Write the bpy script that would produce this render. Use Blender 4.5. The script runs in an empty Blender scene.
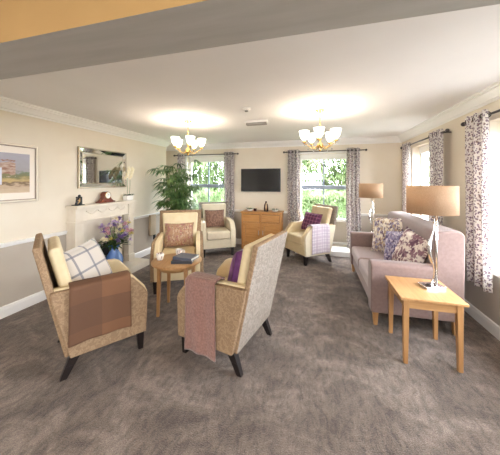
import bpy, bmesh, math, random
from mathutils import Vector, Matrix, noise
random.seed(7)
PI = math.pi
R = math.radians
S = bpy.context.scene
C = S.collection

# ------------------------------------------------------------------ camera
FPX, CAMH = 246.0, 1.5
cam_d = bpy.data.cameras.new('camera'); cam = bpy.data.objects.new('camera', cam_d); C.objects.link(cam)
cam_d.sensor_fit = 'HORIZONTAL'; cam_d.sensor_width = 36.0; cam_d.lens = 36.0 * FPX / 500.0
cam_d.shift_y = -(227.5 - 181.0) / 500.0
cam_d.clip_start = 0.02
cam.location = (0, 0, CAMH); cam.rotation_euler = (R(90), 0, R(15))
S.camera = cam
# ------------------------------------------------------------------ world, exposure
W = bpy.data.worlds.new('world'); S.world = W; W.use_nodes = True
wn = W.node_tree; wn.nodes.clear()
wo = wn.nodes.new('ShaderNodeOutputWorld'); wb = wn.nodes.new('ShaderNodeBackground')
wb.inputs['Color'].default_value = (0.86, 0.92, 1.0, 1); wb.inputs['Strength'].default_value = 18.0
wn.links.new(wb.outputs[0], wo.inputs[0])
S.view_settings.view_transform = 'Standard'; S.view_settings.look = 'None'
S.view_settings.gamma = 1.0; S.view_settings.use_curve_mapping = False
S.view_settings.exposure = 0.72
try:
    S.cycles.use_denoising = True; S.cycles.denoiser = 'OPENIMAGEDENOISE'
    S.cycles.max_bounces = 10; S.cycles.diffuse_bounces = 6; S.cycles.transparent_max_bounces = 12
    S.cycles.sample_clamp_indirect = 8.0
    S.cycles.caustics_reflective = False; S.cycles.caustics_refractive = False
except Exception: pass

BACK, LEFT, RIGHT, NEAR, CEIL = 5.6, -3.32, 1.68, -3.6, 2.4
STEPY, STEPX = 4.95, -3.75
def area(name, loc, rot, sx, sy, power, col, portal=False):
    l = bpy.data.lights.new(name, 'AREA'); l.shape = 'RECTANGLE'; l.size = sx; l.size_y = sy
    l.energy = power; l.color = col
    o = bpy.data.objects.new(name, l); o.location = loc; o.rotation_euler = rot; C.objects.link(o)
    if portal: l.cycles.is_portal = True
    return o
# openings: (x0,x1,z0,z1) in the back wall / (y0,y1,z0,z1) in the right wall
W1 = (-3.15, -2.10, 0.64, 2.10); W2 = (-0.36, 0.70, 0.10, 2.10)
W3 = (4.02, 5.04, 0.64, 2.10); W4 = (1.35, 3.00, 0.64, 2.10); W5_FILL = (-2.4, -0.9, 0.64, 2.10)
W6_FILL = (-1.6, 0.4, 0.9, 2.10)  # unseen, added for fill daylight, like the near side opening
for w in (W1, W2):
    area('portal', ((w[0]+w[1])/2, BACK+.24, (w[2]+w[3])/2), (R(-90), 0, 0), w[1]-w[0], w[3]-w[2], 1, (1,1,1), True)
for w in (W3, W4, W5_FILL):
    area('portal', (RIGHT+.24, (w[0]+w[1])/2, (w[2]+w[3])/2), (0, R(90), 0), w[3]-w[2], w[1]-w[0], 1, (1,1,1), True)
area('portal', ((W6_FILL[0]+W6_FILL[1])/2, NEAR-.24, (W6_FILL[2]+W6_FILL[3])/2), (R(90), 0, 0), W6_FILL[1]-W6_FILL[0], W6_FILL[3]-W6_FILL[2], 1, (1,1,1), True)
CHAND_POINT = 2.0      # watts of each chandelier bulb
NEAR_FILL = 12.0       # watts of each added fill lamp behind the camera

# ------------------------------------------------------------------ materials
MATS = {}
def srgb(r, g, b):
    f = lambda c: (c/255/12.92) if c/255 <= .04045 else ((c/255+.055)/1.055)**2.4
    return (f(r), f(g), f(b), 1)
def base(name, col, rough=.6, metal=0, **kw):
    m = bpy.data.materials.new(name); m.use_nodes = True; MATS[name] = m
    b = m.node_tree.nodes['Principled BSDF']
    b.inputs['Base Color'].default_value = col; b.inputs['Roughness'].default_value = rough; b.inputs['Metallic'].default_value = metal
    for k, v in kw.items(): b.inputs[k].default_value = v
    return m, m.node_tree, b
def N(nt, t, **kw):
    n = nt.nodes.new(t)
    for k, v in kw.items():
        if hasattr(n, k): setattr(n, k, v)
        else: n.inputs[k].default_value = v
    return n
def coords(nt, uv=False, scale=(1,1,1), rot=(0,0,0)):
    tc = N(nt, 'ShaderNodeTexCoord'); mp = N(nt, 'ShaderNodeMapping')
    mp.inputs['Scale'].default_value = scale; mp.inputs['Rotation'].default_value = rot
    nt.links.new(tc.outputs['UV' if uv else 'Object'], mp.inputs['Vector'])
    return mp.outputs['Vector']
def ramp(nt, fac, stops):
    r = N(nt, 'ShaderNodeValToRGB'); e = r.color_ramp.elements
    while len(e) > 1: e.remove(e[0])
    e[0].position = stops[0][0]; e[0].color = stops[0][1]
    for p, c in stops[1:]:
        x = e.new(p); x.color = c
    nt.links.new(fac, r.inputs[0]); return r.outputs[0]
def mixc(nt, fac, a, b, mode='MIX'):
    m = N(nt, 'ShaderNodeMix', data_type='RGBA', blend_type=mode)
    for i, x in ((0, fac), (6, a), (7, b)):
        if hasattr(x, 'links'): nt.links.new(x, m.inputs[i])
        else: m.inputs[i].default_value = x
    return m.outputs[2]
def bump(nt, b, h, strength=.2, dist=.01):
    n = N(nt, 'ShaderNodeBump', Strength=strength, Distance=dist); nt.links.new(h, n.inputs['Height']); nt.links.new(n.outputs[0], b.inputs['Normal'])
def mathn(nt, op, a, b=None, c=None):
    m = N(nt, 'ShaderNodeMath', operation=op)
    for i, x in enumerate((a, b, c)):
        if x is None: continue
        if hasattr(x, 'links'): nt.links.new(x, m.inputs[i])
        else: m.inputs[i].default_value = x
    return m.outputs[0]
def noisy(name, c1, c2, scale=30, rough=.7, detail=4, bs=.1, bd=.005, lo=.35, hi=.65, stretch=(1,1,1), **kw):
    m, nt, b = base(name, c1, rough, **kw)
    n = N(nt, 'ShaderNodeTexNoise', Scale=scale, Detail=detail); nt.links.new(coords(nt, scale=stretch), n.inputs['Vector'])
    nt.links.new(ramp(nt, n.outputs[0], [(lo, c1), (hi, c2)]), b.inputs['Base Color'])
    if bs: bump(nt, b, n.outputs[0], bs, bd)
    return m
def wood(name, c1, c2, axis=0, rough=.4, scale=14):
    m, nt, b = base(name, c1, rough)
    st = [5, 5, 5]; st[axis] = .5
    n = N(nt, 'ShaderNodeTexNoise', Scale=scale/3, Detail=6, Distortion=.6); nt.links.new(coords(nt, scale=st), n.inputs['Vector'])
    nt.links.new(ramp(nt, n.outputs[0], [(.3, c1), (.5, c2), (.7, c1)]), b.inputs['Base Color'])
    bump(nt, b, n.outputs[0], .05, .002)
    return m
wall_up = noisy('wall_paint_cream', srgb(229,219,201), srgb(226,215,196), 3, .85, bs=.0)
wall_lo = noisy('wall_paint_taupe', srgb(190,180,166), srgb(185,174,160), 3, .85, bs=.0)
ceil_m = noisy('ceiling_paint', srgb(246,244,243), srgb(243,241,240), 2, .9, bs=0)
soffit_shade_m = noisy('beam_soffit_paint', srgb(184,180,174), srgb(174,170,163), 5, .75, bs=0, stretch=(.4,3,1))  # grey carries the dimness under the beam
ochre_glow_m = noisy('ochre_wall_paint', srgb(184,146,92), srgb(178,140,87), 3, .85, bs=0)  # ochre carries warm lamplight on the beam's near face
white_m = base('white_gloss_paint', srgb(240,238,234), .35)[0]
marble_m = noisy('cream_stone', srgb(228,218,201), srgb(219,207,188), 6, .35, bs=0)
oak = wood('light_oak', srgb(166,122,78), srgb(184,142,94), 1)
oak_x = wood('light_oak_across', srgb(166,122,78), srgb(184,142,94), 0)
oak_z = wood('light_oak_upright', srgb(160,115,72), srgb(176,132,86), 2)
oak_o = wood('honey_oak', srgb(172,116,60), srgb(192,138,80), 2)
oak_ox = wood('honey_oak_across', srgb(178,122,64), srgb(198,146,86), 0)
dark_wood = base('dark_stained_wood', srgb(26,17,15), .45)[0]
red_wood = wood('mahogany', srgb(92,38,24), srgb(118,54,34), 0, .25)
chrome = base('chrome', (.8,.8,.8,1), .12, 1)[0]
steel = base('brushed_steel', (.45,.43,.42,1), .3, 1)[0]
pewter = base('dark_pewter_metal', (.10,.09,.085,1), .35, 1)[0]
brass = base('polished_brass', (.80,.52,.18,1), .2, 1)[0]
black_pl = base('black_plastic', (.012,.012,.014,1), .3)[0]
screen_m = base('dark_screen', (.008,.010,.014,1), .12)[0]
shaded_rail_m = base('blue_grey_window_paint', srgb(138,146,162), .4)[0]  # white rails and bars against the light, their shade put in as blue grey
mirror_m = base('mirror_silver', (.88,.90,.88,1), .02, 1)[0]
frame_ch = base('champagne_metal', (.50,.43,.32,1), .35, 1)[0]
silver_fr = base('pale_silver_frame', srgb(196,184,168), .35, .3)[0]
mat_board = base('mount_board', srgb(238,228,216), .8)[0]
porcelain = base('white_porcelain', srgb(240,238,232), .2)[0]
blue_vase = noisy('blue_glaze', srgb(112,148,214), srgb(130,166,226), 6, .18, bs=0)
pale_vase = base('pale_blue_glaze', srgb(176,200,216), .15)[0]
page_m = base('paper_pages', srgb(232,228,216), .8)[0]
book_d = base('charcoal_cover', srgb(48,48,56), .4)[0]
book_b = base('slate_cover', srgb(84,90,106), .4)[0]
leaf_m = noisy('palm_leaf', srgb(52,88,44), srgb(118,148,88), 9, .45, bs=0)
leaf_d = noisy('dark_leaf', srgb(34,60,30), srgb(60,92,44), 20, .45, bs=0)
tan_green = base('stem_green', srgb(110,130,70), .5)[0]
petal_p = noisy('violet_petal', srgb(120,90,160), srgb(160,130,190), 60, .6, bs=0)
petal_l = noisy('lilac_petal', srgb(190,165,205), srgb(220,200,225), 60, .6, bs=0)
petal_c = noisy('cream_petal', srgb(236,222,190), srgb(246,238,214), 60, .6, bs=0)
petal_y = noisy('yellow_petal', srgb(228,206,90), srgb(240,226,140), 60, .6, bs=0)
petal_k = noisy('pink_petal', srgb(214,160,172), srgb(232,190,196), 60, .6, bs=0)
pot_m = base('taupe_planter', srgb(120,106,94), .5)[0]
soil_m = noisy('potting_soil', srgb(52,38,28), srgb(72,54,40), 60, .9)
bark_m = noisy('bark', srgb(84,68,52), srgb(110,92,72), 20, .9)
bronze = base('bronze_patina', srgb(70,34,26), .3, .4)[0]
gold = base('gilded', (.75,.50,.25,1), .3, .8)[0]
cream_l = noisy('cream_leather', srgb(220,202,164), srgb(213,194,154), 12, .45, bs=.05, bd=.002)
cream_w = noisy('ivory_leather', srgb(230,218,192), srgb(224,211,184), 12, .45, bs=.05, bd=.002)
grey_lm = base('grey_plastic', srgb(150,146,140), .5)[0]
hedge_m = None

def patterned(name, c1, c2, c3, scale=16, thr=.5, rough=.8):
    """woven cloth with a scrolling raised pattern"""
    m, nt, b = base(name, c1, rough)
    v = coords(nt)
    n = N(nt, 'ShaderNodeTexNoise', Scale=scale, Detail=1.5, Distortion=1.6); nt.links.new(v, n.inputs['Vector'])
    w = N(nt, 'ShaderNodeTexNoise', Scale=260, Detail=1); nt.links.new(v, w.inputs['Vector'])
    c = ramp(nt, n.outputs[0], [(thr-.09, c1), (thr-.05, c2), (thr+.03, c2), (thr+.07, c1)])
    c = mixc(nt, ramp(nt, w.outputs[0], [(.4, (0,0,0,1)), (.62, (.45,.45,.45,1))]), c, c3)
    nt.links.new(c, b.inputs['Base Color']); bump(nt, b, w.outputs[0], .25, .003)
    return m
tan_fab = patterned('tan_scroll_fabric', srgb(144,117,88), srgb(162,135,104), srgb(116,90,68))
greige_fab = patterned('greige_scroll_fabric', srgb(136,124,112), srgb(160,149,137), srgb(112,99,88), 18)
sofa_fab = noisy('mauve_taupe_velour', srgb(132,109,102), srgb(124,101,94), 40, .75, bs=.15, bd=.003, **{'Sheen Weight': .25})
lit_seat_fab = noisy('mauve_taupe_velour_seat', srgb(158,136,130), srgb(150,128,122), 40, .7, bs=.15, bd=.003, **{'Sheen Weight': .35})  # same velour as the body, with the light on the seat coloured in
def floral(name, bg, inks, scale, uv=True, thr=.30, rough=.8, sx=1, sy=1, translucent=0, cluster=0):
    """cream cloth printed with sprigs: stretched cells of several inks"""
    m, nt, b = base(name, bg, rough)
    col = bg
    for i, (ink, sc, th, rot) in enumerate(inks):
        v = coords(nt, uv, (scale*sc*sx, scale*sc*sy*.62, 1), (0, 0, rot))
        ds = N(nt, 'ShaderNodeTexNoise', Scale=scale*sc*.35, Detail=2)
        nt.links.new(coords(nt, uv, (1, 1, 1)), ds.inputs['Vector'])
        ad = N(nt, 'ShaderNodeVectorMath', operation='MULTIPLY_ADD'); nt.links.new(ds.outputs['Color'], ad.inputs[0]); ad.inputs[1].default_value = (1.1,1.1,0)
        nt.links.new(v, ad.inputs[2])
        vo = N(nt, 'ShaderNodeTexVoronoi', Scale=1.0, Randomness=1.0); vo.voronoi_dimensions = '2D'; nt.links.new(ad.outputs[0], vo.inputs['Vector'])
        mask = ramp(nt, vo.outputs['Distance'], [(th, (1,1,1,1)), (th+.06, (0,0,0,1))])
        if cluster:
            cl = N(nt, 'ShaderNodeTexNoise', Scale=cluster*(1+.25*i), Detail=3, Roughness=.7)
            nt.links.new(coords(nt, uv, (1, 1, 1), (0, 0, i*1.3)), cl.inputs['Vector'])
            mask = mathn(nt, 'MULTIPLY', mask, ramp(nt, cl.outputs[0], [(.47, (0,0,0,1)), (.53, (1,1,1,1))]))
        col = mixc(nt, mask, col, ink)
    nt.links.new(col, b.inputs['Base Color'])
    if translucent:
        tr = N(nt, 'ShaderNodeBsdfTranslucent'); nt.links.new(col, tr.inputs['Color'])
        mx = N(nt, 'ShaderNodeMixShader', Fac=translucent); nt.links.new(b.outputs[0], mx.inputs[1]); nt.links.new(tr.outputs[0], mx.inputs[2])
        nt.links.new(mx.outputs[0], nt.nodes['Material Output'].inputs['Surface'])
    return m
curt_m = floral('curtain_print', srgb(242,237,232), [(srgb(166,150,158), 1, .21, .5), (srgb(128,110,130), 1.15, .18, -.6), (srgb(150,130,124), .9, .14, 1.1)], 42, translucent=.42)
lit_edge_m = base('green_tinted_lining', srgb(186,190,120), .8)[0]  # foliage light through the curtain's window edge, painted on as olive green
cush_cream = floral('cream_floral_cloth', srgb(232,224,210), [(srgb(142,134,158), 1, .5, .4), (srgb(92,68,102), 1.0, .45, -.7), (srgb(180,156,128), 1.2, .4, 1.2)], 30, cluster=8)
cush_blue = floral('lilac_blue_floral_cloth', srgb(150,144,172), [(srgb(100,92,136), 1, .6, .3), (srgb(74,54,88), 1.1, .45, -.5), (srgb(204,196,210), 1.4, .4, .9)], 34, cluster=10)
cush_white = floral('white_plum_floral_cloth', srgb(228,218,208), [(srgb(96,60,80), .9, .55, .2), (srgb(140,104,114), 1.1, .45, -.8)], 30, cluster=9)
cush_pink = floral('tan_rose_floral_cloth', srgb(158,124,96), [(srgb(150,100,92), .8, .42, .2), (srgb(176,150,124), 1.2, .4, -.8), (srgb(132,104,84), 1.5, .25, .8)], 24, cluster=9)
cush_brown = floral('brown_leaf_cloth', srgb(142,108,92), [(srgb(122,90,78), 1, .34, .2), (srgb(158,126,108), 1.3, .22, -.8)], 22)
def tartan(name, bg, bands, rough=.85, mode='MIX'):
    """bands: (frequency, offset, half-width, colour, strength) drawn in both directions of the cloth"""
    m, nt, b = base(name, bg, rough)
    sp = N(nt, 'ShaderNodeSeparateXYZ'); nt.links.new(coords(nt, True), sp.inputs[0])
    col = bg
    for fr, of, hw, c, st in bands:
        for ax in (0, 1):
            x = mathn(nt, 'FRACT', mathn(nt, 'MULTIPLY_ADD', sp.outputs[ax], fr, of))
            d = mathn(nt, 'ABSOLUTE', mathn(nt, 'SUBTRACT', x, .5))
            mask = mathn(nt, 'MULTIPLY', mathn(nt, 'LESS_THAN', d, hw), st)
            col = mixc(nt, mask, col, c)
    w = N(nt, 'ShaderNodeTexNoise', Scale=200, Detail=2); nt.links.new(coords(nt), w.inputs['Vector'])
    bump(nt, b, w.outputs[0], .3, .003)
    nt.links.new(col, b.inputs['Base Color'])
    return m
cush_check = tartan('ivory_cloth_grey_check', srgb(210,202,192), [(6.4, .2, .06, srgb(120,120,130), .75)])
cush_tartan = tartan('plum_tartan', srgb(110,52,82), [(14, 0, .2, srgb(76,34,70), .6), (14, .5, .05, srgb(190,140,160), .5)])
throw_br = tartan('brown_check_wool', srgb(116,80,54), [(2.38, .25, .25, srgb(84,58,42), .55)])
throw_wh = tartan('lilac_white_check_wool', srgb(222,212,216), [(9, 0, .18, srgb(196,178,192), .6), (9, .5, .06, srgb(160,140,165), .4)])
throw_pk = noisy('dusty_pink_fleece', srgb(150,112,100), srgb(130,94,84), 60, .95, bs=.7, bd=.01, **{'Sheen Weight': .3})
cush_purple = noisy('purple_satin', srgb(116,66,122), srgb(150,98,154), 14, .4, bs=.2, bd=.004)
mug_m = floral('mug_print', srgb(238,232,222), [(srgb(110,60,44), 1, .22, .3)], 50, uv=False)

# carpet: brushed pile, patches leaning either way
carpet, nt, b = base('brown_grey_carpet', srgb(120,104,96), .95, **{'Sheen Weight': .15})
v = coords(nt)
n1 = N(nt, 'ShaderNodeTexNoise', Scale=2.2, Detail=5, Roughness=.62, Distortion=1.2); nt.links.new(coords(nt, scale=(1,1.5,1), rot=(0,0,.5)), n1.inputs['Vector'])
n2 = N(nt, 'ShaderNodeTexNoise', Scale=150, Detail=3); nt.links.new(v, n2.inputs['Vector'])
n3 = N(nt, 'ShaderNodeTexNoise', Scale=15, Detail=5, Roughness=.75, Distortion=.4); nt.links.new(coords(nt, scale=(1.6,.7,1), rot=(0,0,-.6)), n3.inputs['Vector'])
c = ramp(nt, n1.outputs[0], [(.36, srgb(92,79,70)), (.5, srgb(111,97,87)), (.62, srgb(132,118,107))])
c = mixc(nt, .7, c, ramp(nt, n3.outputs[0], [(.38, (.26,.26,.26,1)), (.5, (.5,.5,.5,1)), (.60, (.64,.64,.64,1))]), 'OVERLAY')
c = mixc(nt, .5, c, ramp(nt, n2.outputs[0], [(.35, (.2,.2,.2,1)), (.65, (.8,.8,.8,1))]), 'OVERLAY')
nt.links.new(c, b.inputs['Base Color'])
hh = mathn(nt, 'ADD', mathn(nt, 'MULTIPLY', n3.outputs[0], 1.5), n2.outputs[0])
bump(nt, b, hh, .7, .02)

# window glass: clear sheet with a faint reflection
glass = bpy.data.materials.new('window_glass'); glass.use_nodes = True; nt = glass.node_tree; nt.nodes.clear()
o_ = N(nt, 'ShaderNodeOutputMaterial'); t_ = N(nt, 'ShaderNodeBsdfTransparent'); g_ = N(nt, 'ShaderNodeBsdfGlossy', Roughness=.02)
mx = N(nt, 'ShaderNodeMixShader', Fac=.06); nt.links.new(t_.outputs[0], mx.inputs[1]); nt.links.new(g_.outputs[0], mx.inputs[2]); nt.links.new(mx.outputs[0], o_.inputs[0])
crystal = bpy.data.materials.new('clear_crystal'); crystal.use_nodes = True; nt = crystal.node_tree
bb = nt.nodes['Principled BSDF']; bb.inputs['Transmission Weight'].default_value = .85; bb.inputs['Roughness'].default_value = .05; bb.inputs['Base Color'].default_value = (.95,.95,.95,1)
# lamp shades of lit chandeliers
lit = bpy.data.materials.new('lit_frosted_glass'); lit.use_nodes = True; bb = lit.node_tree.nodes['Principled BSDF']
bb.inputs['Base Color'].default_value = (.95,.92,.85,1); bb.inputs['Emission Color'].default_value = (1,.93,.82,1); bb.inputs['Emission Strength'].default_value = 2.4
# fabric drum shade: lets daylight through
shade, nt, b = base('oatmeal_linen_shade', srgb(214,180,140), .9)
w = N(nt, 'ShaderNodeTexNoise', Scale=220, Detail=2); nt.links.new(coords(nt, scale=(1,1,.6)), w.inputs['Vector'])
cc = ramp(nt, w.outputs[0], [(.3, srgb(200,172,142)), (.7, srgb(216,190,160))]); nt.links.new(cc, b.inputs['Base Color'])
tr = N(nt, 'ShaderNodeBsdfTranslucent'); nt.links.new(cc, tr.inputs['Color']); mx = N(nt, 'ShaderNodeMixShader', Fac=.6)
nt.links.new(b.outputs[0], mx.inputs[1]); nt.links.new(tr.outputs[0], mx.inputs[2]); nt.links.new(mx.outputs[0], nt.nodes['Material Output'].inputs['Surface'])
# watercolour of a stone building by a field
art, nt, b = base('watercolour_print', srgb(180,170,160), .7)
sp = N(nt, 'ShaderNodeSeparateXYZ'); nt.links.new(coords(nt, True), sp.inputs[0])
nz = N(nt, 'ShaderNodeTexNoise', Scale=7, Detail=5); nt.links.new(coords(nt, True, (1,2,1)), nz.inputs['Vector'])
yy = mathn(nt, 'ADD', sp.outputs[1], mathn(nt, 'MULTIPLY_ADD', nz.outputs[0], .34, -.17))
c = ramp(nt, yy, [(0, srgb(206,186,160)), (.18, srgb(190,166,140)), (.24, srgb(120,100,80)), (.30, srgb(196,170,120)), (.42, srgb(128,124,88)), (.5, srgb(116,128,104)), (.56, srgb(160,156,158)), (1, srgb(170,168,180))])
bx = mathn(nt, 'MULTIPLY', mathn(nt, 'LESS_THAN', mathn(nt, 'ABSOLUTE', mathn(nt, 'SUBTRACT', sp.outputs[0], .6)), .16), mathn(nt, 'MULTIPLY', mathn(nt, 'GREATER_THAN', yy, .45), mathn(nt, 'LESS_THAN', yy, .78)))
c = mixc(nt, bx, c, ramp(nt, nz.outputs[0], [(.4, srgb(150,112,96)), (.6, srgb(196,176,160))]))
bx2 = mathn(nt, 'MULTIPLY', mathn(nt, 'LESS_THAN', mathn(nt, 'ABSOLUTE', mathn(nt, 'SUBTRACT', sp.outputs[0], .42)), .13), mathn(nt, 'LESS_THAN', mathn(nt, 'ABSOLUTE', mathn(nt, 'SUBTRACT', yy, .42)), .2))
c = mixc(nt, bx2, c, srgb(206,210,222)); nt.links.new(c, b.inputs['Base Color'])
# outdoor greens
hedge_m, nt, b = base('hedge_leaf', srgb(120,160,70), .6)
w = N(nt, 'ShaderNodeTexNoise', Scale=1.6, Detail=5); nt.links.new(coords(nt), w.inputs['Vector'])
cc = ramp(nt, w.outputs[0], [(.3, srgb(62,82,44)), (.5, srgb(98,120,72)), (.68, srgb(146,160,116))]); nt.links.new(cc, b.inputs['Base Color'])
tr = N(nt, 'ShaderNodeBsdfTranslucent'); nt.links.new(cc, tr.inputs['Color']); mx = N(nt, 'ShaderNodeMixShader', Fac=.45)
nt.links.new(b.outputs[0], mx.inputs[1]); nt.links.new(tr.outputs[0], mx.inputs[2]); nt.links.new(mx.outputs[0], nt.nodes['Material Output'].inputs['Surface'])
grass_m = noisy('lawn', srgb(70,86,52), srgb(88,102,66), 8, .9)

# ------------------------------------------------------------------ mesh helpers
class MB:
    def __init__(s): s.v = []; s.f = []; s.mi = []; s.uv = []
    def add(s, vs, fs, mat=0, M=None, uvs=None):
        o = len(s.v)
        s.v += [tuple(M @ Vector(p)) if M is not None else tuple(p) for p in vs]
        for i, f in enumerate(fs):
            s.f.append(tuple(o + k for k in f)); s.mi.append(mat)
            s.uv.append([uvs[k] for k in f] if uvs else [(0, 0)]*len(f))
        return s
    def box(s, x0, x1, y0, y1, z0, z1, mat=0, M=None):
        v = [(x0,y0,z0),(x1,y0,z0),(x1,y1,z0),(x0,y1,z0),(x0,y0,z1),(x1,y0,z1),(x1,y1,z1),(x0,y1,z1)]
        return s.add(v, [(0,3,2,1),(4,5,6,7),(0,1,5,4),(1,2,6,5),(2,3,7,6),(3,0,4,7)], mat, M)
    def taper(s, cx0, cy0, a0, b0, z0, cx1, cy1, a1, b1, z1, mat=0, M=None):
        v = [(cx0-a0,cy0-b0,z0),(cx0+a0,cy0-b0,z0),(cx0+a0,cy0+b0,z0),(cx0-a0,cy0+b0,z0),(cx1-a1,cy1-b1,z1),(cx1+a1,cy1-b1,z1),(cx1+a1,cy1+b1,z1),(cx1-a1,cy1+b1,z1)]
        return s.add(v, [(0,3,2,1),(4,5,6,7),(0,1,5,4),(1,2,6,5),(2,3,7,6),(3,0,4,7)], mat, M)
    def prism_x(s, prof, x0, x1, mat=0, M=None):    # prof: (y,z) counter-clockwise seen from +x
        n = len(prof); v = [(x0,y,z) for y, z in prof] + [(x1,y,z) for y, z in prof]
        fs = [tuple(range(n))[::-1], tuple(range(n, 2*n))] + [(i, (i+1) % n, n+(i+1) % n, n+i) for i in range(n)]
        return s.add(v, fs, mat, M)
    def lathe(s, prof, cx=0, cy=0, seg=24, mat=0, M=None, cap=True, sx=1, sy=1):
        n = len(prof); v = []
        for r, z in prof:
            for k in range(seg):
                a = 2*PI*k/seg; v.append((cx+r*math.cos(a)*sx, cy+r*math.sin(a)*sy, z))
        fs = [(i*seg+k, i*seg+(k+1) % seg, (i+1)*seg+(k+1) % seg, (i+1)*seg+k) for i in range(n-1) for k in range(seg)]
        if cap: fs += [tuple(range(seg))[::-1], tuple((n-1)*seg+k for k in range(seg))]
        return s.add(v, fs, mat, M)
    def tube(s, pts, rad, seg=8, mat=0, M=None):
        pts = [Vector(p) for p in pts]; n = len(pts)
        rad = rad if isinstance(rad, (list, tuple)) else [rad]*n
        v = []; up = Vector((0,0,1))
        t0 = (pts[1]-pts[0]).normalized()
        if abs(t0.dot(up)) > .95: up = Vector((1,0,0))
        u = t0.cross(up).normalized()
        for i, p in enumerate(pts):
            t = (pts[min(i+1,n-1)]-pts[max(i-1,0)]).normalized()
            u = (u - t*u.dot(t)).normalized(); w = t.cross(u)
            for k in range(seg):
                a = 2*PI*k/seg; v.append(tuple(p + u*math.cos(a)*rad[i] + w*math.sin(a)*rad[i]))
        fs = [(i*seg+k, i*seg+(k+1) % seg, (i+1)*seg+(k+1) % seg, (i+1)*seg+k) for i in range(n-1) for k in range(seg)]
        fs += [tuple(range(seg))[::-1], tuple((n-1)*seg+k for k in range(seg))]
        return s.add(v, fs, mat, M)
    def sphere(s, c, r, seg=12, rings=8, mat=0, sc=(1,1,1), M=None):
        v = [(c[0], c[1], c[2]-r*sc[2])]
        for i in range(1, rings):
            a = -PI/2 + PI*i/rings
            for k in range(seg):
                b_ = 2*PI*k/seg; v.append((c[0]+r*sc[0]*math.cos(a)*math.cos(b_), c[1]+r*sc[1]*math.cos(a)*math.sin(b_), c[2]+r*sc[2]*math.sin(a)))
        v.append((c[0], c[1], c[2]+r*sc[2])); L = len(v)-1
        fs = [(0, 1+(k+1) % seg, 1+k) for k in range(seg)]
        fs += [(1+i*seg+k, 1+i*seg+(k+1) % seg, 1+(i+1)*seg+(k+1) % seg, 1+(i+1)*seg+k) for i in range(rings-2) for k in range(seg)]
        fs += [(1+(rings-2)*seg+k, 1+(rings-2)*seg+(k+1) % seg, L) for k in range(seg)]
        return s.add(v, fs, mat, M)
    def grid(s, fn, nu, nv, mat=0, su=1, sv=1, closed_u=False):
        v = []; uv = []
        for i in range(nu+1):
            for j in range(nv+1):
                v.append(tuple(fn(i/nu, j/nv))); uv.append((i/nu*su, j/nv*sv))
        fs = [(i*(nv+1)+j, (i+1)*(nv+1)+j, (i+1)*(nv+1)+j+1, i*(nv+1)+j+1) for i in range(nu) for j in range(nv)]
        return s.add(v, fs, mat, None, uv)
    def leaf(s, p, d, L, w, droop=.3, mat=0, segs=3, up=Vector((0,0,1))):
        p = Vector(p); d = Vector(d).normalized(); side = d.cross(up)
        side = side.normalized() if side.length > 1e-3 else Vector((1,0,0))
        v = []
        for i in range(segs+1):
            t = i/segs; q = p + d*L*t - Vector((0,0,1))*droop*L*t*t
            ww = w*max(.06, math.sin(PI*min(.97, .12+t*.88)))
            v += [tuple(q-side*ww/2), tuple(q+Vector((0,0,.12*ww))), tuple(q+side*ww/2)]
        fs = []
        for i in range(segs):
            a = i*3; fs += [(a, a+1, a+4, a+3), (a+1, a+2, a+5, a+4)]
        return s.add(v, fs, mat)
    def build(s, name, mats, parent=None, smooth=False, bevel=0, bseg=2, subsurf=0, solid=0, loc=None):
        me = bpy.data.meshes.new(name); me.from_pydata(s.v, [], s.f)
        for m in (mats if isinstance(mats, (list, tuple)) else [mats]): me.materials.append(m)
        uvl = me.uv_layers.new(name='UVMap')
        k = 0
        for p, mi, u in zip(me.polygons, s.mi, s.uv):
            p.material_index = mi; p.use_smooth = smooth or bevel > 0
            for x in u: uvl.data[k].uv = x; k += 1
        me.update()
        o = bpy.data.objects.new(name, me); C.objects.link(o)
        if parent is not None: o.parent = parent
        if loc: o.location = loc
        if solid:
            md = o.modifiers.new('solid', 'SOLIDIFY'); md.thickness = solid; md.offset = 0
        if bevel:
            md = o.modifiers.new('bevel', 'BEVEL'); md.width = bevel; md.segments = bseg; md.limit_method = 'ANGLE'; md.angle_limit = R(35); md.harden_normals = True
        if subsurf:
            md = o.modifiers.new('sub', 'SUBSURF'); md.levels = subsurf; md.render_levels = subsurf
        return o
def tag(o, label=None, cat=None, group=None, kind=None):
    if label: o['label'] = label
    if cat: o['category'] = cat
    if group: o['group'] = group
    if kind: o['kind'] = kind
    return o
def thing(name, label, cat, loc=(0,0,0), rz=0, group=None):
    o = bpy.data.objects.new(name, None); C.objects.link(o); o.location = loc; o.rotation_euler = (0,0,R(rz)); o.empty_display_size = .1
    return tag(o, label, cat, group)
def dup(root, loc, rz, label, group=None):
    def cp(o, par):
        c = o.copy(); C.objects.link(c); c.parent = par
        for ch in list(o.children): cp(ch, c)
        return c
    r = cp(root, None); r.location = loc; r.rotation_euler = (0,0,R(rz)); r['label'] = label
    if group: r['group'] = group
    return r
def struct(mb, name, mats, parent=None, **kw):
    o = mb.build(name, mats, parent, **kw)
    if parent is None: tag(o, kind='structure')
    return o

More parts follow.
